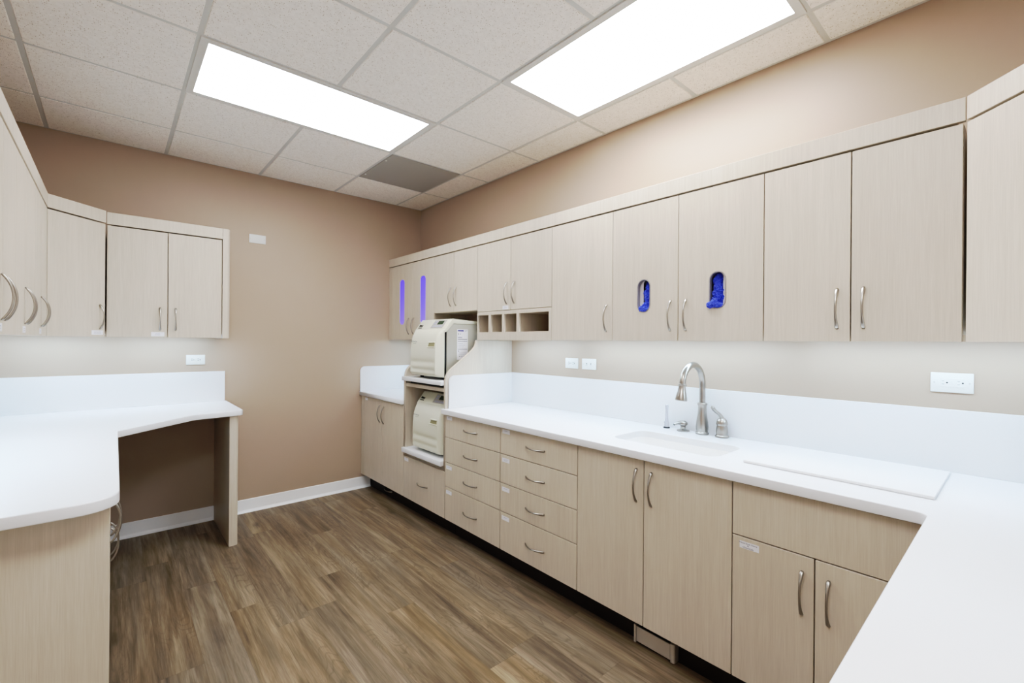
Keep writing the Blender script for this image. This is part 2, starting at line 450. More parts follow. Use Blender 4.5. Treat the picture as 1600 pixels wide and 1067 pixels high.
# 1: two doors with blue slot windows
u = upper('pale wood wall cabinet with two glowing blue slot windows in its doors', 4.168, GU)
carcass(u, .0, .836, .021, UD, REC, DTOP)
obj('filler_strip', nb(.001, .0745, 0, .02, 0, DTOP, bev=.001), M['wood'], u)
for x0, x1, hx in ((.075, .456, .456 - .05), (.456, .836, .456 + .035)):
    cx = (x0 + x1) / 2 + (.0 if x0 < .1 else .002)
    d = front(u, 'door', x0, x1, 0, DTOP, (hx, H0), holes=[rrect(cx - .047, cx + .047, 1.55 - UB, 1.97 - UB, .036)])
    obj('slot_window', xf(plate([rrect(cx - x0 - .0468, cx - x0 + .0468, 1.5502 - UB, 1.9698 - UB, .0358)], -.012, -.006), TO_XZ), M['bluewin'], d)
# 2: short doors above the sterilizers
z2 = 1.629 - UB
u = upper('pale wood short wall cabinet right above the upper sterilizer', 3.332, GU)
carcass(u, 0, .610, .021, UD, z2, DTOP)
front(u, 'door', 0, .295, z2, DTOP, (.255, 1.753 - UB)); front(u, 'door', .295, .610, z2, DTOP, (.33, 1.753 - UB))
# 3: short doors over an open pigeonhole row
u = upper('pale wood wall cabinet with a row of four open pigeonholes under its doors', 2.722, GU)
w = .767; zc = 1.6145 - UB
carcass(u, 0, w, .021, UD, zc + .002, DTOP)
front(u, 'door', 0, .378, zc, DTOP, (.338, 1.733 - UB), stick=(.326, 1.6335 - UB), ss=(.062, .026))
front(u, 'door', .378, w, zc, DTOP, (.417, 1.733 - UB))
xs = [(.011,.135),(.164,.287),(.313,.439),(.465,.742)]
lp = [rrect(.001, w - .001, 0, zc - .001, .001)] + [[Vector(p) for p in ((a, 1.465-UB), (b, 1.465-UB), (b, 1.589-UB), (a, 1.589-UB))] for a, b in xs]
bm = xf(plate(lp, -.02, 0, .0008), TO_XZ)
zb, ztp = 1.465 - UB, 1.589 - UB
for a, b in ((.001,.011),(.135,.164),(.287,.313),(.439,.465),(.742,w-.001)): box(bm, a, b, .0205, UD, zb, ztp)
box(bm, .001, w-.001, .0205, UD, zb - .015, zb - .0005); box(bm, .001, w-.001, .0205, UD, ztp + .0005, ztp + .012)
box(bm, .001, w-.001, UD - .008, UD, zb, ztp)
obj('pigeonhole_rack', bm, M['wood'], u)
# 4: single door
u = upper('pale wood wall cabinet with one tall door between pigeonholes and glove doors', 1.955, GU)
carcass(u, 0, .457, .021, UD, REC, DTOP); front(u, 'door', 0, .457, 0, DTOP, (.418, H0))
# 5: glove doors
u = upper('pale wood wall cabinet with two oval glove holes cut in its doors', 1.498, GU)
carcass(u, 0, .766, .021, UD, REC, DTOP)
for x0, x1, hx, cx in ((0, .383, .344, .194), (.383, .766, .424, .572)):
    d = front(u, 'door', x0, x1, 0, DTOP, (hx, H0), holes=[stadium(cx, 1.638 - UB, .078, .172)])
    bm = xf(plate([stadium(cx - x0, 1.638 - UB, .0775, .1715), stadium(cx - x0, 1.638 - UB, .068, .162)], -.021, .0015, .0006), TO_XZ)
    obj('hole_trim', bm, M['grommet'], d)
# 6: two plain doors next to the corner
u = upper('pale wood wall cabinet with two plain tall doors, beside the near corner cabinet', .732, GU)
carcass(u, 0, .594, .021, UD, REC, DTOP)
obj('leak_stop_rail', nb(.5765, .605, .0215, .0345, .002, REC - .0005), M['wood'], u)  # added to block the strip's glow at the corner gap
front(u, 'door', 0, .299, 0, DTOP, (.258, H0)); front(u, 'door', .299, .594, 0, DTOP, (.338, H0))
# corner cabinet (diagonal front) at the near right corner
def corner_cab(label, A, B, poly, rz, handle=None, stick=None):
    """A,B: ends of the diagonal front on plan; poly: plan of the carcass behind it, relative to world"""
    r = thing('corner_wall_cabinet', label, 'cabinet', (A[0], A[1], UB), rz)
    inv = Matrix.Rotation(-rz, 4, 'Z') @ Matrix.Translation((-A[0], -A[1], 0))
    bm = plate([[Vector((inv @ Vector((x, y, 0)))[:2]) for x, y in poly]], REC, DTOP)
    obj('carcass', bm, M['wood'], r)
    L = (Vector(B) - Vector(A)).length
    obj('leak_stop_rail', nb(-.010, L + .010, .022, .036, .002, REC - .0005), M['wood'], r)  # added strip that keeps the lens from showing beside the door
    d = front(r, 'door', .002, L - .002, 0, DTOP, handle and (handle[0] if handle[0] > 0 else L + handle[0], handle[1]), stick=stick and (L + stick[0], stick[1]), ss=(.072, .028))
    return r, L
A_, B_ = (2.043, .134), (1.794, -.115)
corner_cab('pale wood diagonal corner wall cabinet at the right edge of the photo', A_, B_,
           [(2.06, .122), (1.806, -.132), (1.806, YF + .002), (XR - .002, YF + .002), (XR - .002, .122)], -.75*PI, handle=(-.04, H0))
u = thing('wall_cabinet', 'pale wood wall cabinet on the front wall beyond the right edge of the photo', 'cabinet', (1.792, -.111, UB), PI)
carcass(u, 0, .6, .021, .347, REC, DTOP); front(u, 'door', 0, .3, 0, DTOP, (.26, H0)); front(u, 'door', .3, .6, 0, DTOP, (.34, H0))
# cornice boards
def board_on(label, A, B, rz, x0=0.0, x1=0.0, group='cornice boards'):
    L = (Vector(B) - Vector(A)).length
    bm = nb(x0, L + x1, 0, .019, UT + .006, UTOP, bev=.0012); box(bm, x0 + .02, L + x1 - .02, .019, .20, UT + .007, UT + .018)
    o = obj('cornice_board', bm, M['wood'], None, (A[0], A[1], 0), (0,0,rz)); return tag(o, label, 'cornice', group)
board_on('long pale wood cornice board above the right wall cabinets', (XU - .002, 4.168), (XU - .002, .1345), RW)
board_on('pale wood cornice board above the near diagonal corner cabinet', (A_[0] - .0014, A_[1] - .0014), B_, -.75*PI, .001, -.001)
board_on('pale wood cornice board on the front wall beyond the right edge', (1.7915, -.113), (1.1915, -.113), PI)
# under-cabinet lights
def under_light(label, loc, rz, L):
    r = thing('undercabinet_light', label, 'light', loc, rz, 'under-cabinet light strips')
    obj('housing', nb(0, L, 0, .055, .008, .0185, bev=.002), M['plate'], r); obj('lens', nb(.01, L - .01, .006, .049, .0045, .0078), M['ucl'], r)
zU = UB + .0068
under_light('slim white light strip under the cabinet with blue slot windows', (XU + .15, 4.05, zU), RW, .64)
under_light('slim white light strip under the single-door and glove cabinets', (XU + .17, 1.92, zU), RW, 1.15)
under_light('slim white light strip under the near plain cabinet and the near corner cabinet', (XU + .17, .70, zU), RW, 1.0)
under_light('slim white light strip under the pigeonhole row', (XU + .16, 2.60, zU), RW, .58)

# gloves in the holes
def glove_box(label, y, shift, spill):
    r = thing('glove_box', label, 'glove box', (XU + .024, y, 1.524), RW, 'glove boxes behind the oval holes')
    W, Hh = .125, .236; zc_ = .114
    lp = [rrect(-W/2, W/2, 0, Hh, .002), stadium(shift, zc_ + .002, .052, .166)]
    bm = xf(plate(lp, -.0015, 0), TO_XZ)
    box(bm, -W/2, -W/2 + .0015, .0015, .085, 0, Hh); box(bm, W/2 - .0015, W/2, .0015, .085, 0, Hh); box(bm, -W/2, W/2, .0015, .085, 0, .0015)
    box(bm, -W/2, W/2, .0015, .085, Hh - .0015, Hh); box(bm, -W/2, W/2, .0835, .085, 0, Hh)
    obj('carton', bm, M['carton'], r)
    bm = bmesh.new(); rnd = random.Random(int(y * 100))
    blobs = [(shift + dx, .016, zc_ + dz, .0185, .02, .019) for dx, dz in ((.004,-.058), (-.006,-.04), (.007,-.03), (-.003,-.012), (.008,.0), (-.004,.016), (.006,.03), (-.002,.046), (.003,.062))]
    blobs = [(b[0] + rnd.uniform(-.006, .006), b[1] - .004 + .012 * max(0, (b[2] - zc_) / .06), b[2], b[3] * rnd.uniform(.85, 1.05), b[4], b[5] * rnd.uniform(.8, 1.1)) for b in blobs]
    blobs += spill
    for cx, cy, cz, ax, ay, az in blobs:
        k = bmesh.ops.create_icosphere(bm, subdivisions=5, radius=1)['verts']
        sd = Vector((rnd.uniform(0, 50), rnd.uniform(0, 50), rnd.uniform(0, 50)))
        for v in k:
            n_ = v.co.copy()
            f1 = 1 - 2 * abs(noise.noise(n_ * 2.2 + sd)); f2 = 1 - 2 * abs(noise.noise(n_ * 4.6 + sd * 1.7)); f3 = 1 - 2 * abs(noise.noise(n_ * 8.5 + sd * 2.3))
            d = .84 + .34 * f1 + .24 * f2 + .05 * f3
            v.co = Vector((cx + n_.x * ax * d, cy + n_.y * ay * d, cz + n_.z * az * d))
    obj('gloves', bm, M['glove'], r, smooth=True)
glove_box('box of crumpled blue gloves behind the left oval hole', 1.304, .010,
          [(.004, -.014, .045, .017, .014, .013), (-.014, -.017, .048, .014, .012, .013), (.0, -.010, .062, .013, .012, .012)])
glove_box('box of crumpled blue gloves behind the right oval hole, one spilling out lower left', .926, -.010,
          [(-.030, -.028, .048, .013, .012, .012), (-.014, -.024, .056, .012, .012, .016), (.0, -.022, .047, .014, .012, .010), (.012, -.018, .044, .010, .010, .008)])

# ------------------------------------------------------------------ left wall and back wall cabinets
LD = .348
u = thing('wall_cabinet', 'pale wood two-door wall cabinet on the back wall above the desk', 'cabinet', (-.033, 3.82, UB), 0)
carcass(u, 0, .622, .021, LD - .001, REC, DTOP)
front(u, 'door', 0, .308, 0, DTOP, (.267, H0), stick=(.256, 1.4285 - UB), ss=(.070, .029)); front(u, 'door', .308, .617, 0, DTOP, (.350, H0))
bm = plate([rounded([(.6215, -.002), (.668, -.002, .026), (.668, LD - .002), (.6225, LD - .002)])], 0, UTOP - UB)
obj('end_stile', bm, M['wood'], u, smooth=True)
LA, LB = (-.276, 3.553), (-.037, 3.792)
corner_cab('pale wood diagonal corner wall cabinet above the left worktop', LA, (-.036, 3.793),
           [(-.290, 3.568), (-.052, 3.806), (-.052, YB - .002), (XL + .002, YB - .002), (XL + .002, 3.568)], PI/4, handle=(-.037, H0), stick=(-.052, 1.434 - UB))
seams = [(3.025, 3.305, 3.549), (2.49, 2.755, 3.025), (1.96, 2.225, 2.49)]
names = ['pale wood wall cabinet on the left wall, next to the diagonal corner cabinet',
         'pale wood wall cabinet on the left wall, second from the diagonal corner',
         'pale wood wall cabinet on the left wall, nearest the camera at the photo edge']
for (a, s_, b), nm in zip(seams, names):
    u = thing('wall_cabinet', nm, 'cabinet', (-.274, a, UB), PI/2, 'wall cabinets along the left wall')
    carcass(u, 0, b - a, .021, .349, REC, DTOP)
    front(u, 'door', 0, s_ - a, 0, DTOP, (s_ - a - .036, H0), stick=(s_ - a - .045, 1.433 - UB), ss=(.075, .027))
    front(u, 'door', s_ - a, b - a, 0, DTOP, (s_ - a + .036, H0))
board_on('pale wood cornice board above the back wall cabinet over the desk', (-.0345, 3.818), (.5875, 3.818), 0, .001, -.0005)
board_on('pale wood cornice board above the left diagonal corner cabinet', (-.2755, 3.551), (-.0355, 3.791), PI/4, .0, .0)
board_on('long pale wood cornice board above the left wall cabinets', (-.272, 1.96), (-.272, 3.549), PI/2)
under_light('slim white light strip under the back wall cabinet over the desk', (.02, 3.98, zU), 0, .54)
under_light('slim white light strip under the left diagonal corner cabinet', (-.56, 3.98, zU), 0, .52)
under_light('slim white light strip under the left wall cabinets', (-.42, 2.0, zU), PI/2, 1.4)

# ------------------------------------------------------------------ right wall: base cabinets
XB = 1.77; BD = XR - XB - .002; ZT = CT - CTH - .001; DB = .137; FT = .8765
def base(name, label, yfar, cat='cabinet', group=None): return thing(name, label, cat, (XB, yfar, 0), RW, group)
GB = 'base cabinets along the right wall'
b = base('base_cabinet', 'pale wood two-door base cabinet against the back wall, left of the sterilizers', 4.168, group=GB)
carcass(b, 0, .832, .021, BD, DB, ZT)
obj('filler_strip', nb(.001, .0755, 0, .02, DB, FT, bev=.001), M['wood'], b)
front(b, 'door', .076, .440, DB, FT, (.402, .752), stick=(.118, .856), ss=(.05, .024)); front(b, 'door', .440, .832, DB, FT, (.478, .748))
k = toe(b, 0, .832); h = add_handle(k, .39, .056, True); h.location.y = .095

# sterilizer tower
tw = base('sterilizer_tower', 'pale wood open tower holding the two sterilizers, with curved side panels', 3.335, 'cabinet')
prof = [(.0215, DB), (.0215, .4755), (0, .4755), (0, 1.10), (.004, 1.133), (.018, 1.166), (.042, 1.192), (.115, 1.246), (.185, 1.296), (.243, 1.342), (.266, 1.373), (.2705, 1.4045), (BD, 1.4045), (BD, DB)]
def smooth_prof(p):
    head, curve, tail = p[:4], p[3:12], p[12:]; out = [Vector(q) for q in head]
    for i in range(len(curve) - 1):
        p0 = Vector(curve[max(i-1, 0)]); p1 = Vector(curve[i]); p2 = Vector(curve[i+1]); p3 = Vector(curve[min(i+2, len(curve)-1)])
        for s in range(1, 6):
            t_ = s / 5; out.append(.5 * ((2*p1) + (p2-p0)*t_ + (2*p0-5*p1+4*p2-p3)*t_**2 + (3*p1-p0-3*p2+p3)*t_**3))
    return out + [Vector(q) for q in tail]
pp = smooth_prof(prof)
for xa, xb in ((.001, .032), (.592, .612)):
    obj('side_panel', xf(plate([pp], xa, xb, .0008), TO_YZ), M['wood'], tw)
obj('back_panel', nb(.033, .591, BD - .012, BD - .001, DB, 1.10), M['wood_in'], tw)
obj('shelf', nb(.033, .591, .003, BD - .014, 1.034, 1.060), M['wood'], tw)
obj('shelf', nb(.033, .591, .022, BD - .014, .455, .4995), M['wood_in'], tw)
tr1 = obj('tray', nb(.012, .5905, -.026, BD - .02, 1.080, 1.112, bev=.004, seg=2), M['solid'], tw, smooth=True); tr1['label'] = 'white slide-out tray'
tr2 = obj('tray', nb(.012, .5905, -.026, BD - .02, .506, .543, bev=.004, seg=2), M['solid'], tw, smooth=True); tr2['label'] = 'white slide-out tray'
bm = nb(.06, .56, .03, .5, 1.0605, 1.0795); obj('slide_rail', bm, M['black'], tw)
front(tw, 'drawer', .001, .611, DB, .473, (.304, .300), True, stick=(.052, .447), ss=(.066, .026))
carcass(tw, .033, .591, .021, BD - .014, DB, .45, parts='b')
toe(tw, 0, .612)

for yfar, lab, off in ((2.722, 'pale wood stack of four drawers directly right of the sterilizer tower', 1), (2.112, 'pale wood stack of four drawers directly left of the sink cabinet', 0)):
    b = base('drawer_cabinet', lab, yfar, group=GB); w = .609
    carcass(b, 0, w, .021, BD, DB, ZT)
    for z0, z1, hz_, st in ((DB, .371, .25, 1), (.371, .544, .454, 1), (.544, .719, .630, not off), (.719, FT, .800, 1)):
        front(b, 'drawer', 0, w, z0, z1, (.304, hz_), True, stick=(.052, z1 - .0335 if z1 < .8 else .857) if st else None, ss=(.068, .025))
    toe(b, 0, w)
b = base('sink_cabinet', 'pale wood two-door base cabinet under the sink', 1.503, group=GB)
carcass(b, 0, .765, .021, BD, DB, ZT, parts='lrbk')
front(b, 'door', 0, .382, DB, FT, (.346, .758)); front(b, 'door', .382, .765, DB, FT, (.421, .756))
toe(b, 0, .765)
b = base('base_cabinet', 'pale wood base cabinet, plain panel over two doors, in the near right corner', .738, group=GB)
carcass(b, 0, .571, .021, BD, DB, ZT)
front(b, 'false_front', 0, .54, .677, FT)
front(b, 'door', 0, .270, DB, .677, (.234, .549), stick=(.062, .6475), ss=(.068, .026), stick_lines=['Hazardous Items', '&', 'Chemicals'])
front(b, 'door', .270, .540, DB, .677, (.311, .546))
obj('filler_strip', nb(.5405, .5705, 0, .02, DB, FT), M['wood'], b); toe(b, 0, .571)
# cabinet under the near leg of the worktop (hidden from the photo by the worktop itself)
b = thing('base_cabinet', 'pale wood base cabinet hidden under the near leg of the right worktop', 'cabinet', (1.745, .163, 0), PI)
carcass(b, 0, 1.13, .021, .62, DB, ZT); toe(b, 0, 1.13)
for i in range(3): front(b, 'door', i*.3766, (i+1)*.3766, DB, FT, (i*.3766 + .335, .756))
# foot pedal
p = thing('foot_pedal', 'brushed metal foot pedal in the dark toe kick under the sink cabinet', 'pedal', (1.832, 1.207, 0), RW)
obj('pedal_plate', nb(.014, .184, .0, .012, .013, .082, bev=.0015), M['alu'], p); obj('pedal_lip', nb(.014, .184, -.002, .006, .0825, .086), M['nickel'], p)
for x0, x1 in ((.001, .013), (.185, .206)):
    obj('end_cap', plate([rounded([(x0, -.004, .004), (x1, -.004, .004 if x0 < .1 else .009), (x1, .031), (x0, .031)])], .008, .089), M['alu'], p, smooth=True)

# ------------------------------------------------------------------ right worktops
r = thing('countertop', 'short white countertop left of the sterilizer tower', 'countertop', (1.75, 3.75, CT - CTH))
lp = [[Vector((p_[0] - 1.75, p_[1] - 3.75)) for p_ in rounded([(1.75, 3.3355), (XR - .001, 3.3355), (XR - .001, YB - .001), (1.75, YB - .001)])]]
obj('top', plate(lp, 0, CTH, .003, 2), M['solid'], r)
bs = xf(plate([rounded([(.003, 0), (XR - .001 - 1.75, 0), (XR - .001 - 1.75, .234), (.003, .234, .045)])], 0, .012, .001), Matrix.Translation((0, YB - .001 - 3.75, CTH + .0002)) @ TO_XZ)
obj('side_splash', bs, M['solid'], r)
obj('backsplash', nb(XR - .013 - 1.75, XR - .001 - 1.75, 3.3365 - 3.75, YB - .014 - 3.75, CTH + .0002, CTH + .234), M['solid'], r)

r = thing('countertop', 'long white L-shaped countertop with the sink, along the right wall', 'countertop', (1.75, 1.1, CT - CTH))
EX, EY = XR - .001, YF + .001
out = rounded([(1.7465, 2.743, .004), (1.7465, .185, .025), (.62, .185, .05), (.62, EY), (EX, EY), (EX, 2.7215), (1.7675, 2.7215), (1.7675, 2.743)])
rel = lambda L: [Vector((p_[0] - 1.75, p_[1] - 1.1)) for p_ in L]
SX0, SX1, SY0, SY1 = 1.905, 2.19, .865, 1.40
hole = rrect(SX0, SX1, SY0, SY1, .055)
obj('top', plate([rel(out), rel(hole)], 0, CTH, .003, 2), M['solid'], r)
# basin: rounded bowl loft
bm = bmesh.new(); rings = []
for ins, z in ((-.004, CTH - .012), (-.001, CTH - .018), (.004, -.06), (.010, -.135), (.028, -.158), (.06, -.165)):
    pts = rel(rrect(SX0 + ins, SX1 - ins, SY0 + ins, SY1 - ins, max(.055 - ins * .3, .03)))
    rings.append([bm.verts.new((q.x, q.y, z)) for q in pts])
for a, c in zip(rings, rings[1:]):
    n_ = len(a)
    for i in range(n_): bm.faces.new((a[i], a[(i+1) % n_], c[(i+1) % n_], c[i]))
bm.faces.new(rings[-1])
sb = obj('sink_basin', bm, M['sinkm'], r, smooth=True)
obj('drain', xf(lathe([(.040, 0), (.044, .0012), (.030, .0016), (.026, -.0005)], 24), Matrix.Translation((2.05 - 1.75, 1.13 - 1.1, -.1645))), M['nickel'], sb, smooth=True)
bs = xf(plate([rounded([(.042, 0), (EX - 1.75, 0), (EX - 1.75, .235), (.042, .235, .045)])], 0, .012, .001), Matrix.Translation((0, 2.7213 - 1.1, CTH + .0002)) @ TO_XZ)
obj('side_splash', bs, M['solid'], r)
obj('backsplash', nb(EX - .012 - 1.75, EX - 1.75, EY + .013 - 1.1, 2.709 - 1.1, CTH + .0002, CTH + .236, bev=.001), M['solid'], r)
obj('backsplash', nb(.622 - 1.75, EX - 1.75, EY - 1.1, EY + .0125 - 1.1, CTH + .0002, CTH + .236, bev=.001), M['solid'], r)
# white board on the worktop
o = obj('cover_board', plate([rrect(-.2125, .2125, -.285, .285, .003)], 0, .011, .0025, 2), M['board'], None, (2.125, .472, CT + .0004)); tag(o, 'flat white rectangular board lying on the worktop right of the sink', 'board')

# ------------------------------------------------------------------ sink fittings
FX = 2.342
f = thing('faucet', 'brushed nickel gooseneck faucet standing behind the sink', 'faucet', (FX, 1.135, CT))
prof = [(.032,.0003),(.034,.004),(.0335,.008),(.029,.011),(.0275,.014),(.0305,.026),(.031,.040),(.0285,.066),(.0245,.092),(.0215,.118),(.0205,.140),(.0215,.150),(.0245,.156),(.025,.161),(.0225,.165),(.0165,.167)]
obj('body', lathe(prof, 32), M['nickel'], f, smooth=True)
path = [(0,0,.160), (0,0,.20), (0,0,.245)]; R_ = .106
for i in range(1, 25):
    a = PI * i / 24 * .97; path.append((-R_ + R_ * math.cos(a), 0, .262 + R_ * math.sin(a) * 1.0))
obj('spout', sweep(path, [.0155] * len(path), 18, side=(0,1,0)), M['nickel'], f, smooth=True)
tip = Vector(path[-1]); dr = (tip - Vector(path[-2])).normalized()
head = lathe([(.0168, 0), (.0195, .002), (.0195, .006), (.0165, .009), (.0168, .018), (.0205, .038), (.0255, .058), (.0285, .076), (.0285, .082), (.025, .084), (.018, .084), (.016, .080)], 28)
rot = Vector((0,0,1)).rotation_difference(dr).to_matrix().to_4x4()
hd = obj('spray_head', xf(head, Matrix.Translation(tip - dr * .004) @ rot), M['nickel'], f, smooth=True)
obj('nozzle', xf(lathe([(.0145, .0795), (.0145, .0815)], 20), Matrix.Translation(tip - dr * .004) @ rot), M['black'], hd)

f = thing('faucet_lever', 'brushed nickel lever handle on a bell base, right of the faucet', 'faucet handle', (FX, 1.031, CT))
prof = [(.0315,.0003),(.0335,.004),(.0325,.008),(.028,.011),(.0265,.015),(.0285,.030),(.0265,.052),(.0238,.060),(.0270,.065),(.0270,.070),(.0255,.078),(.0215,.090),(.013,.098),(.004,.101)]
obj('base', lathe(prof, 30), M['nickel'], f, smooth=True)
path = [(.0,-.002,.092),(-.006,.002,.106),(-.016,.009,.120),(-.028,.018,.131),(-.038,.025,.142),(-.044,.029,.154),(-.046,.030,.160)]
obj('lever', sweep(path, [(.010,.010),(.009,.009),(.0095,.008),(.0125,.008),(.016,.008),(.0145,.0075),(.006,.004)], 14, side=(.55,.8,0)), M['nickel'], f, smooth=True)

f = thing('soap_dispenser', 'small low brushed nickel soap pump, left of the faucet', 'soap dispenser', (FX, 1.241, CT))
obj('base', lathe([(.033,.0003),(.034,.003),(.030,.006),(.018,.009),(.0135,.012),(.0135,.026),(.017,.030)], 28), M['nickel'], f, smooth=True)
hb = lathe([(.014,.030),(.021,.033),(.0235,.040),(.021,.048),(.013,.0545),(.004,.0565)], 26)
hd = obj('pump_head', hb, M['nickel'], f, smooth=True)
hx = Vector((-.90, .43, 0)).normalized()
pth = [hx * .006 + Vector((0,0,.044)), hx * .022 + Vector((0,0,.046)), hx * .038 + Vector((0,0,.0445)), hx * .050 + Vector((0,0,.041)), hx * .058 + Vector((0,0,.037))]
obj('pump_spout', sweep(pth, [.011,.010,.0075,.0065,.006], 14), M['nickel'], hd, smooth=True)
obj('pump_tip', xf(lathe([(.0048, 0), (.0048, .0015)], 14), Matrix.Translation(pth[-1]) @ Vector((0,0,1)).rotation_difference(Vector(pth[-1]-pth[-2]).normalized()).to_matrix().to_4x4()), M['black'], hd)

f = thing('plastic_wand', 'slim upright translucent plastic wand on a black foot, left of the soap pump', 'plastic wand', (2.352, 1.345, CT))
obj('foot', lathe([(.0175,.0003),(.0185,.003),(.0165,.006),(.010,.007)], 24), M['black'], f, smooth=True)
obj('tube', lathe([(.0115,.0071),(.0122,.014),(.0122,.030),(.0095,.044),(.0075,.060),(.0068,.095),(.0078,.112),(.0085,.122),(.0075,.130),(.003,.1325)], 22), M['clear'], f, smooth=True)
obj('nib', xf(lathe([(.0028, 0), (.0022, .012)], 10), Matrix.Translation((-.008, .006, .034)) @ Matrix.Rotation(-PI/2, 4, 'Y')), M['clear'], f, smooth=True)

# ------------------------------------------------------------------ sterilizers
HWX = .213
def edge_fn(x):
    a = abs(x)
    if a < .178: return 1.0
    return max(0.0, 1 - ((a - .178) / (HWX - .178)) ** 1.25)
DP = [(-.004,.372),(-.020,.364),(-.036,.350),(-.049,.326),(-.058,.296),(-.064,.262),(-.068,.220),(-.0695,.180),(-.0695,.160),(-.0675,.147),(-.0645,.136),(-.0625,.127),(-.0630,.119),(-.0655,.109),(-.0675,.099),(-.0675,.090),(-.0645,.080),(-.0615,.071),(-.0610,.063),(-.0630,.053),(-.0640,.044),(-.061,.034),(-.051,.026),(-.033,.021),(-.006,.019)]
def slope_pt(x, v, off=0):     # point on the sloping control hood, v 0 bottom .. 1 top
    y0, z0, y1, z1 = -.004, .374, .055, .4475
    n_ = Vector((0, -(z1 - z0), (y1 - y0))).normalized()
    return Vector((x, y0 + (y1 - y0) * v, z0 + (z1 - z0) * v)) + n_ * off
def slab(x0, x1, v0, v1, o0, o1):
    bm = bmesh.new(); q = []
    for o_ in (o0, o1): q.append([bm.verts.new(slope_pt(x, v, o_)) for x, v in ((x0, v0), (x1, v0), (x1, v1), (x0, v1))])
    bm.faces.new(q[0][::-1]); bm.faces.new(q[1])
    for i in range(4): bm.faces.new((q[0][i], q[0][(i+1) % 4], q[1][(i+1) % 4], q[1][i]))
    return bm
def front_y(z):
    for (ya, za), (yb, zb_) in zip(DP, DP[1:]):
        if zb_ <= z <= za: return ya + (yb - ya) * (za - z) / (za - zb_)
    return -.05
def sterilizer(label, loc, sheet):
    r = thing('steam_sterilizer', label, 'sterilizer', loc, RW, 'countertop steam sterilizers')
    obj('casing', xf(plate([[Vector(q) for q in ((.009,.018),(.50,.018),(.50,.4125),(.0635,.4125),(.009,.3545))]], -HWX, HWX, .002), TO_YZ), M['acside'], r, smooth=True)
    obj('dark_gap_block', nb(-HWX + .006, HWX - .006, -.010, .0086, .024, .36), M['black'], r)  # black block paints the dark of the gap behind the door
    # hood
    pr = [(-.010,.349),(-.010,.362),(-.004,.374),(.053,.447),(.060,.4505),(.068,.4495),(.502,.4215),(.502,.4135),(.064,.4135),(.006,.3525)]
    obj('hood', xf(plate([[Vector(q) for q in pr]], -HWX - .003, HWX + .003, .0018), TO_YZ), M['cream'], r, smooth=True)
    # door
    bm = bmesh.new(); xs_ = [-HWX, -.209, -.204, -.198, -.191, -.184, -.178, -.168] + [-.14 + .028 * i for i in range(11)] + [.168, .178, .184, .191, .198, .204, .209, HWX]
    gv = []
    for j, (yy, zz) in enumerate(DP):
        row = []
        for x in xs_:
            e = edge_fn(x); a = abs(x)
            sm = yy if a < .16 else yy + (min(-.070, yy) - yy) * min(1, (a - .16) / .02) if zz < .16 and zz > .034 else yy
            row.append(bm.verts.new((x, -.012 + (sm + .012) * e if sm < -.012 else sm, zz)))
        gv.append(row)
    for a, c in zip(gv, gv[1:]):
        for i in range(len(xs_) - 1): bm.faces.new((a[i], a[i+1], c[i+1], c[i]))
    bound = [e for e in bm.edges if e.is_boundary]
    ex = bmesh.ops.extrude_edge_only(bm, edges=bound)['geom']
    for v in [g for g in ex if isinstance(g, bmesh.types.BMVert)]: v.co.y = -.0105 if v.co.y < -.0105 else v.co.y
    d = obj('door', bm, M['cream'], r, smooth=True)
    # handle recess: darker slab paints in the pocket's shade, with a pale lip
    zc_ = .262; yf = front_y(zc_) - .0012
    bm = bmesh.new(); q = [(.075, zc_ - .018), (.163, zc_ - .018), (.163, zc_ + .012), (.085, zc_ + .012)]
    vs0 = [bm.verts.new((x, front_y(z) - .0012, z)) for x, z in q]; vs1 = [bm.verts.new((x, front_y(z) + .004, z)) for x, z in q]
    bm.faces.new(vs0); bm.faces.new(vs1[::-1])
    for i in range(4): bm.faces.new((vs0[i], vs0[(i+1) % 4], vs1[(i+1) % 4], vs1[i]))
    obj('grip_shade', bm, M['creamd'], d)
    bm = bmesh.new()
    box(bm, .082, .164, front_y(zc_ + .014) - .009, front_y(zc_ + .014) + .004, zc_ + .008, zc_ + .0165, bev=.003)
    box(bm, .062, .168, front_y(zc_ - .022) - .004, front_y(zc_ - .022) + .004, zc_ - .028, zc_ - .0185, bev=.003)
    obj('grip_lip', bm, M['cream'], d)
    bm = text_bm('M11 UltraClave', .0135, .0003, 'LEFT', .0002); t2 = text_bm('Automatic Sterilizer', .006, .0003, 'LEFT'); bmesh.ops.translate(t2, verts=t2.verts, vec=(.03, -.012, 0)); merge(bm, t2)
    zt = .276; yt = front_y(zt); tl = math.atan2(front_y(.296) - front_y(.262), .034)
    xf(bm, Matrix.Translation((-.180, yt - .0008, zt)) @ Matrix.Rotation(-tl * 1.0, 4, 'X') @ TO_XZ); 
    obj('door_lettering', bm, M['slotgrey'], d)
    # keypad and display
    kp = obj('control_panel', slab(-.005, .160, .12, .92, .0016, .0030), M['panel'], r)
    obj('display', slab(.058, .135, .46, .82, .0030, .0040), M['lcd'], kp)
    bm = bmesh.new()
    for i in range(5): merge(bm, slab(.02 + i * .026, .038 + i * .026, .20, .34, .0030, .0042))
    for i in range(2): merge(bm, slab(.008, .040, .48 + .2 * i, .60 + .2 * i, .0030, .0042))
    obj('keys', bm, M['inkf'], kp)
    bm = text_bm('Ritter', .024, .0004, 'LEFT', .0011); n_ = slope_pt(0, 0, 1) - slope_pt(0, 0, 0); ang = math.atan2(.0735, .059)
    xf(bm, Matrix.Translation(slope_pt(-.194, .30, .0026)) @ Matrix.Rotation(ang, 4, 'X'))
    merge(bm, slab(-.192, -.135, .12, .20, .0020, .0028))
    obj('badge', bm, M['slot'], r)
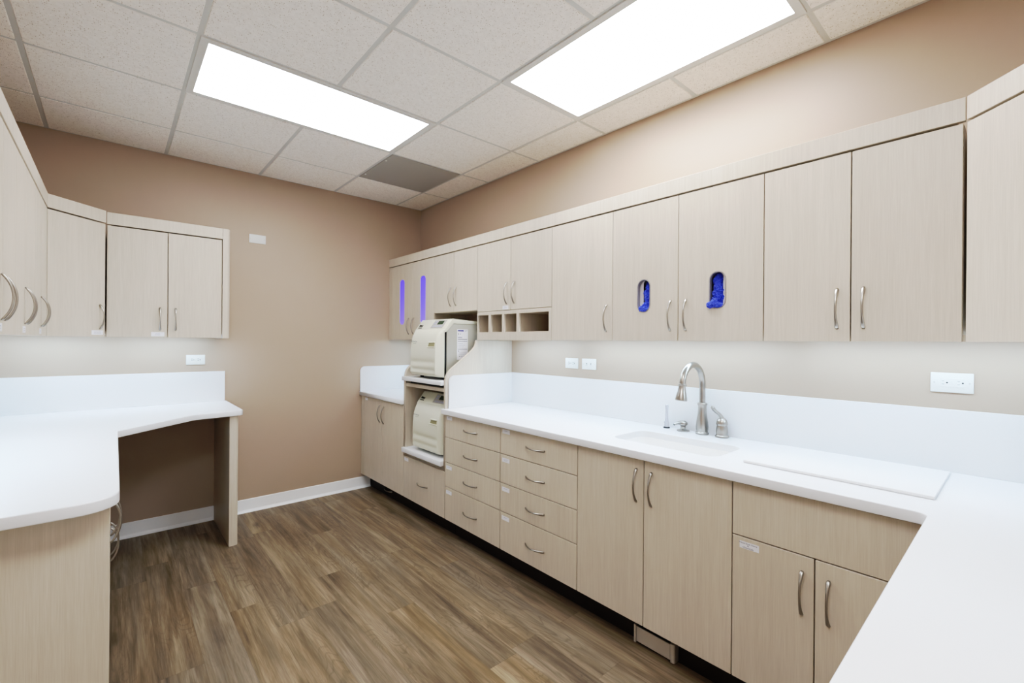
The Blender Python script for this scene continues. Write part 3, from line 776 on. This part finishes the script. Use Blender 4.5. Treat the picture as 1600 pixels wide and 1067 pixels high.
    for sx in (-.17, .17):
        for sy in (.03, .44): obj('foot', xf(lathe([(.014, 0.0003), (.016, .0175)], 14), Matrix.Translation((sx, sy, 0))), M['black'], r)
    if sheet:
        bm = nb(HWX + .0003, HWX + .0009, .098, .196, .148, .374)
        rnd = random.Random(3); X0, X1 = HWX + .0009, HWX + .0013
        def ln(ya, yb, z, h, mi):
            p_ = ya
            while p_ < yb: q_ = min(p_ + rnd.uniform(.004, .010), yb); box(bm, X0, X1, p_, q_, z - h/2, z + h/2, mi=mi); p_ = q_ + .0018
        box(bm, X0, X1, .104, .158, .358, .367, mi=1); box(bm, X0, X1, .170, .180, .358, .366, mi=3); box(bm, X0, X1, .186, .189, .362, .368, mi=1)
        for z, a, b_, h, mi in ((.338,.108,.113,.014,2),(.338,.124,.130,.010,3),(.314,.106,.142,.004,1),(.309,.106,.142,.004,3),(.298,.106,.190,.006,2),(.284,.106,.190,.005,2),(.268,.112,.150,.003,3),(.255,.112,.17,.003,3),(.242,.112,.16,.003,3),(.225,.106,.192,.005,2),(.211,.108,.116,.008,2),(.198,.112,.185,.003,3),(.188,.112,.185,.003,3),(.172,.118,.126,.008,2),(.172,.138,.146,.008,2),(.172,.158,.166,.008,2)): ln(a, b_, z, h, mi)
        s = obj('instruction_sheet', bm, [M['paper'], M['inkb'], M['ink'], M['inkf']], r); s['label'] = 'white printed instruction sheet'
    return r
sterilizer('cream steam sterilizer on the upper tray, printed sheet on its side', (1.815, 3.005, 1.1123), True)
sterilizer('cream steam sterilizer on the lower tray, inside the tower opening', (1.838, 3.005, .5433), False)

# ------------------------------------------------------------------ left worktop, desk and base cabinets
r = thing('countertop', 'white L-shaped countertop and desk in the left corner', 'countertop', (-.3, 3.0, CT - CTH))
out = rounded([(XL + .001, 1.81), (.018, 1.81, .10), (.021, 3.127, .004), (.390, 3.497, .03), (.672, 3.532, .035), (.672, YB - .001), (XL + .001, YB - .001)])
rel = lambda L: [Vector((p_[0] + .3, p_[1] - 3.0)) for p_ in L]
obj('top', plate([rel(out)], 0, CTH, .004, 2), M['solid'], r)
obj('backsplash', nb(XL + .014 + .3, .660 + .3, YB - .013 - 3, YB - .001 - 3, CTH + .0002, CTH + .233, bev=.001), M['solid'], r)
obj('backsplash', nb(XL + .001 + .3, XL + .013 + .3, 1.812 - 3, YB - .001 - 3, CTH + .0002, CTH + .233, bev=.001), M['solid'], r)
o = obj('desk_leg_panel', plate([rounded([(.592, 3.546, .002), (.646, 3.546, .022), (.646, YB - .022), (.592, YB - .022)])], 0.0005, ZT), M['wood'], None, (0,0,0), smooth=True)
me = o.data; me.transform(Matrix.Translation((-.62, -3.85, 0))); o.location = (.62, 3.85, 0)
tag(o, 'pale wood upright panel holding up the desk end, rounded front edge', 'desk panel')
GL = 'base cabinets along the left wall'
b = thing('base_cabinet', 'pale wood base cabinet with plain end panel at bottom left of photo', 'cabinet', (-.005, 1.91, 0), PI/2, GL)
obj('end_panel', nb(.0005, .0185, .0005, .61, .001, ZT, bev=.001), M['wood'], b)
carcass(b, .019, .53, .021, .61, DB, ZT); toe(b, .019, .53)
front(b, 'door', .019, .250, DB, FT, (.213, .757)); front(b, 'door', .250, .53, DB, FT, (.288, .757))
b = thing('base_cabinet', 'pale wood base cabinet on the left, next to the desk knee space', 'cabinet', (-.005, 2.44, 0), PI/2, GL)
carcass(b, 0, .665, .021, .61, DB, ZT); toe(b, 0, .665)
front(b, 'false_front', 0, .665, .677, FT)
front(b, 'door', 0, .130, DB, .677, (.094, .535), hs=.92); front(b, 'door', .130, .665, DB, .677, (.166, .535), hs=.92)

# ------------------------------------------------------------------ wall plates
def wall_plate(name, label, cat, loc, rz, w, h, kind):
    r = thing(name, label, cat, loc, rz)
    obj('plate', nb(-w/2, w/2, -.006, -.0006, -h/2, h/2, bev=.0022, seg=2), M['plate'], r, smooth=True)
    for s in (-1, 1):
        if kind != 'duplex':
            obj('screw', xf(lathe([(.0032, -.0007), (.0026, .0006)], 12), Matrix.Translation((s * w * .41, -.0063, 0)) @ Matrix.Rotation(PI/2, 4, 'X')), M['tee'], r)
    if kind == 'duplex':
        for s in (-1, 1):
            bm = xf(plate([stadium(0, 0, .028, .0335)], 0, .0018), TO_XZ); cx = s * .0195
            bmesh.ops.translate(bm, verts=bm.verts, vec=(cx, -.0060, 0)); k = 0
            for dz in (-.0062, .0062): box(bm, cx - .008, cx - .0005, -.0084, -.0078, dz - .0013, dz + .0013, mi=1)
            b2 = xf(lathe([(.0029, 0), (.0029, .0006)], 12), Matrix.Translation((cx + .0075, -.0078, 0)) @ Matrix.Rotation(PI/2, 4, 'X')); merge(bm, b2, 1)
            obj('socket', bm, [M['plate'], M['slot']], r)
        obj('screw', xf(lathe([(.0028, -.0007), (.0024, .0006)], 12), Matrix.Translation((0, -.0063, 0)) @ Matrix.Rotation(PI/2, 4, 'X')), M['tee'], r)
    if kind == 'gfci':
        bm = nb(-.0335, .0335, -.0075, -.0061, -.0165, .0165, bev=.0006)
        box(bm, -.006, -.001, -.0088, -.0076, -.006, .006, bev=.0005); box(bm, .001, .006, -.0088, -.0076, -.006, .006, bev=.0005)
        for cx in (-.0215, .0215):
            for dz in (-.006, .006): box(bm, cx - .0055, cx + .0015, -.0079, -.0075, dz - .0009, dz + .0009, mi=1)
            merge(bm, xf(lathe([(.0028, 0), (.0028, .0005)], 12), Matrix.Translation((cx + .009, -.0075, 0)) @ Matrix.Rotation(PI/2, 4, 'X')), 2)
        obj('socket', bm, [M['plate'], M['slotgrey'], M['slot']], r)
    if kind == 'data':
        for cx in (-.017, .017):
            bm = nb(cx - .0125, cx + .0125, -.0072, -.0061, -.0165, .0165, bev=.0005); box(bm, cx - .0035, cx + .0035, -.0077, -.0072, -.001, .006, mi=1); box(bm, cx - .006, cx + .006, -.0076, -.0072, -.009, -.0075, mi=2)
            obj('jack', bm, [M['plate'], M['slot'], M['slotgrey']], r)
    return r
wall_plate('wall_plate', 'blank ivory cover plate high on the back wall, right of the cabinet', 'wall plate', (.883, YB, 2.219), 0, .121, .070, 'blank')
wall_plate('wall_outlet', 'white outlet on the back wall above the desk', 'outlet', (.471, YB, 1.241), 0, .119, .074, 'duplex')
wall_plate('wall_outlet', 'white outlet on the right wall, left one of the pair left of the faucet', 'outlet', (XR, 2.090, 1.2505), RW, .116, .072, 'duplex')
wall_plate('data_outlet', 'white two-jack plate on the right wall, right one of the pair left of the faucet', 'outlet', (XR, 1.938, 1.250), RW, .119, .072, 'data')
wall_plate('wall_outlet', 'wide white outlet on the right wall near the right edge, above the board', 'outlet', (XR, .190, 1.2545), RW, .119, .0745, 'gfci')

# ------------------------------------------------------------------ camera and render look
yaw, pitch, roll, f_px = 0.721351707, -5.3e-4, 7.50968e-3, 708.71
F = Vector((math.sin(yaw) * math.cos(pitch), math.cos(yaw) * math.cos(pitch), math.sin(pitch)))
R0 = Vector((math.cos(yaw), -math.sin(yaw), 0)); U0 = R0.cross(F)
Rv = math.cos(roll) * R0 + math.sin(roll) * U0; Uv = -math.sin(roll) * R0 + math.cos(roll) * U0
cd = bpy.data.cameras.new('camera'); cam = bpy.data.objects.new('camera', cd); C.objects.link(cam)
cd.sensor_width = 36; cd.lens = f_px / 1600 * 36; cd.clip_start = .02
cam.rotation_euler = Matrix((Rv, Uv, -F)).transposed().to_euler(); cam.location = (0, 0, 1.3997)
S.camera = cam
w = bpy.data.worlds.new('world'); S.world = w; w.use_nodes = True
w.node_tree.nodes['Background'].inputs[0].default_value = (.8,.8,.8,1); w.node_tree.nodes['Background'].inputs[1].default_value = .3
S.view_settings.view_transform = 'Standard'; S.view_settings.look = 'None'
S.view_settings.exposure = 0.0; S.view_settings.gamma = 1.0
# gentle photographic tone curve (soft toe and shoulder)
vs_ = S.view_settings; vs_.use_curve_mapping = True; cm = vs_.curve_mapping; WL = 3.0
cm.white_level = (WL, WL, WL); cm.extend = 'HORIZONTAL'; cv = cm.curves[3]
for v_, o_ in ((.03,.010),(.06,.034),(.11,.082),(.2,.20),(.4,.435),(.62,.572),(.8,.655),(1.0,.74),(1.3,.825),(2.0,.95)):
    cv.points.new(v_ / WL, o_)
cm.update()
S.cycles.max_bounces = 10; S.cycles.diffuse_bounces = 8
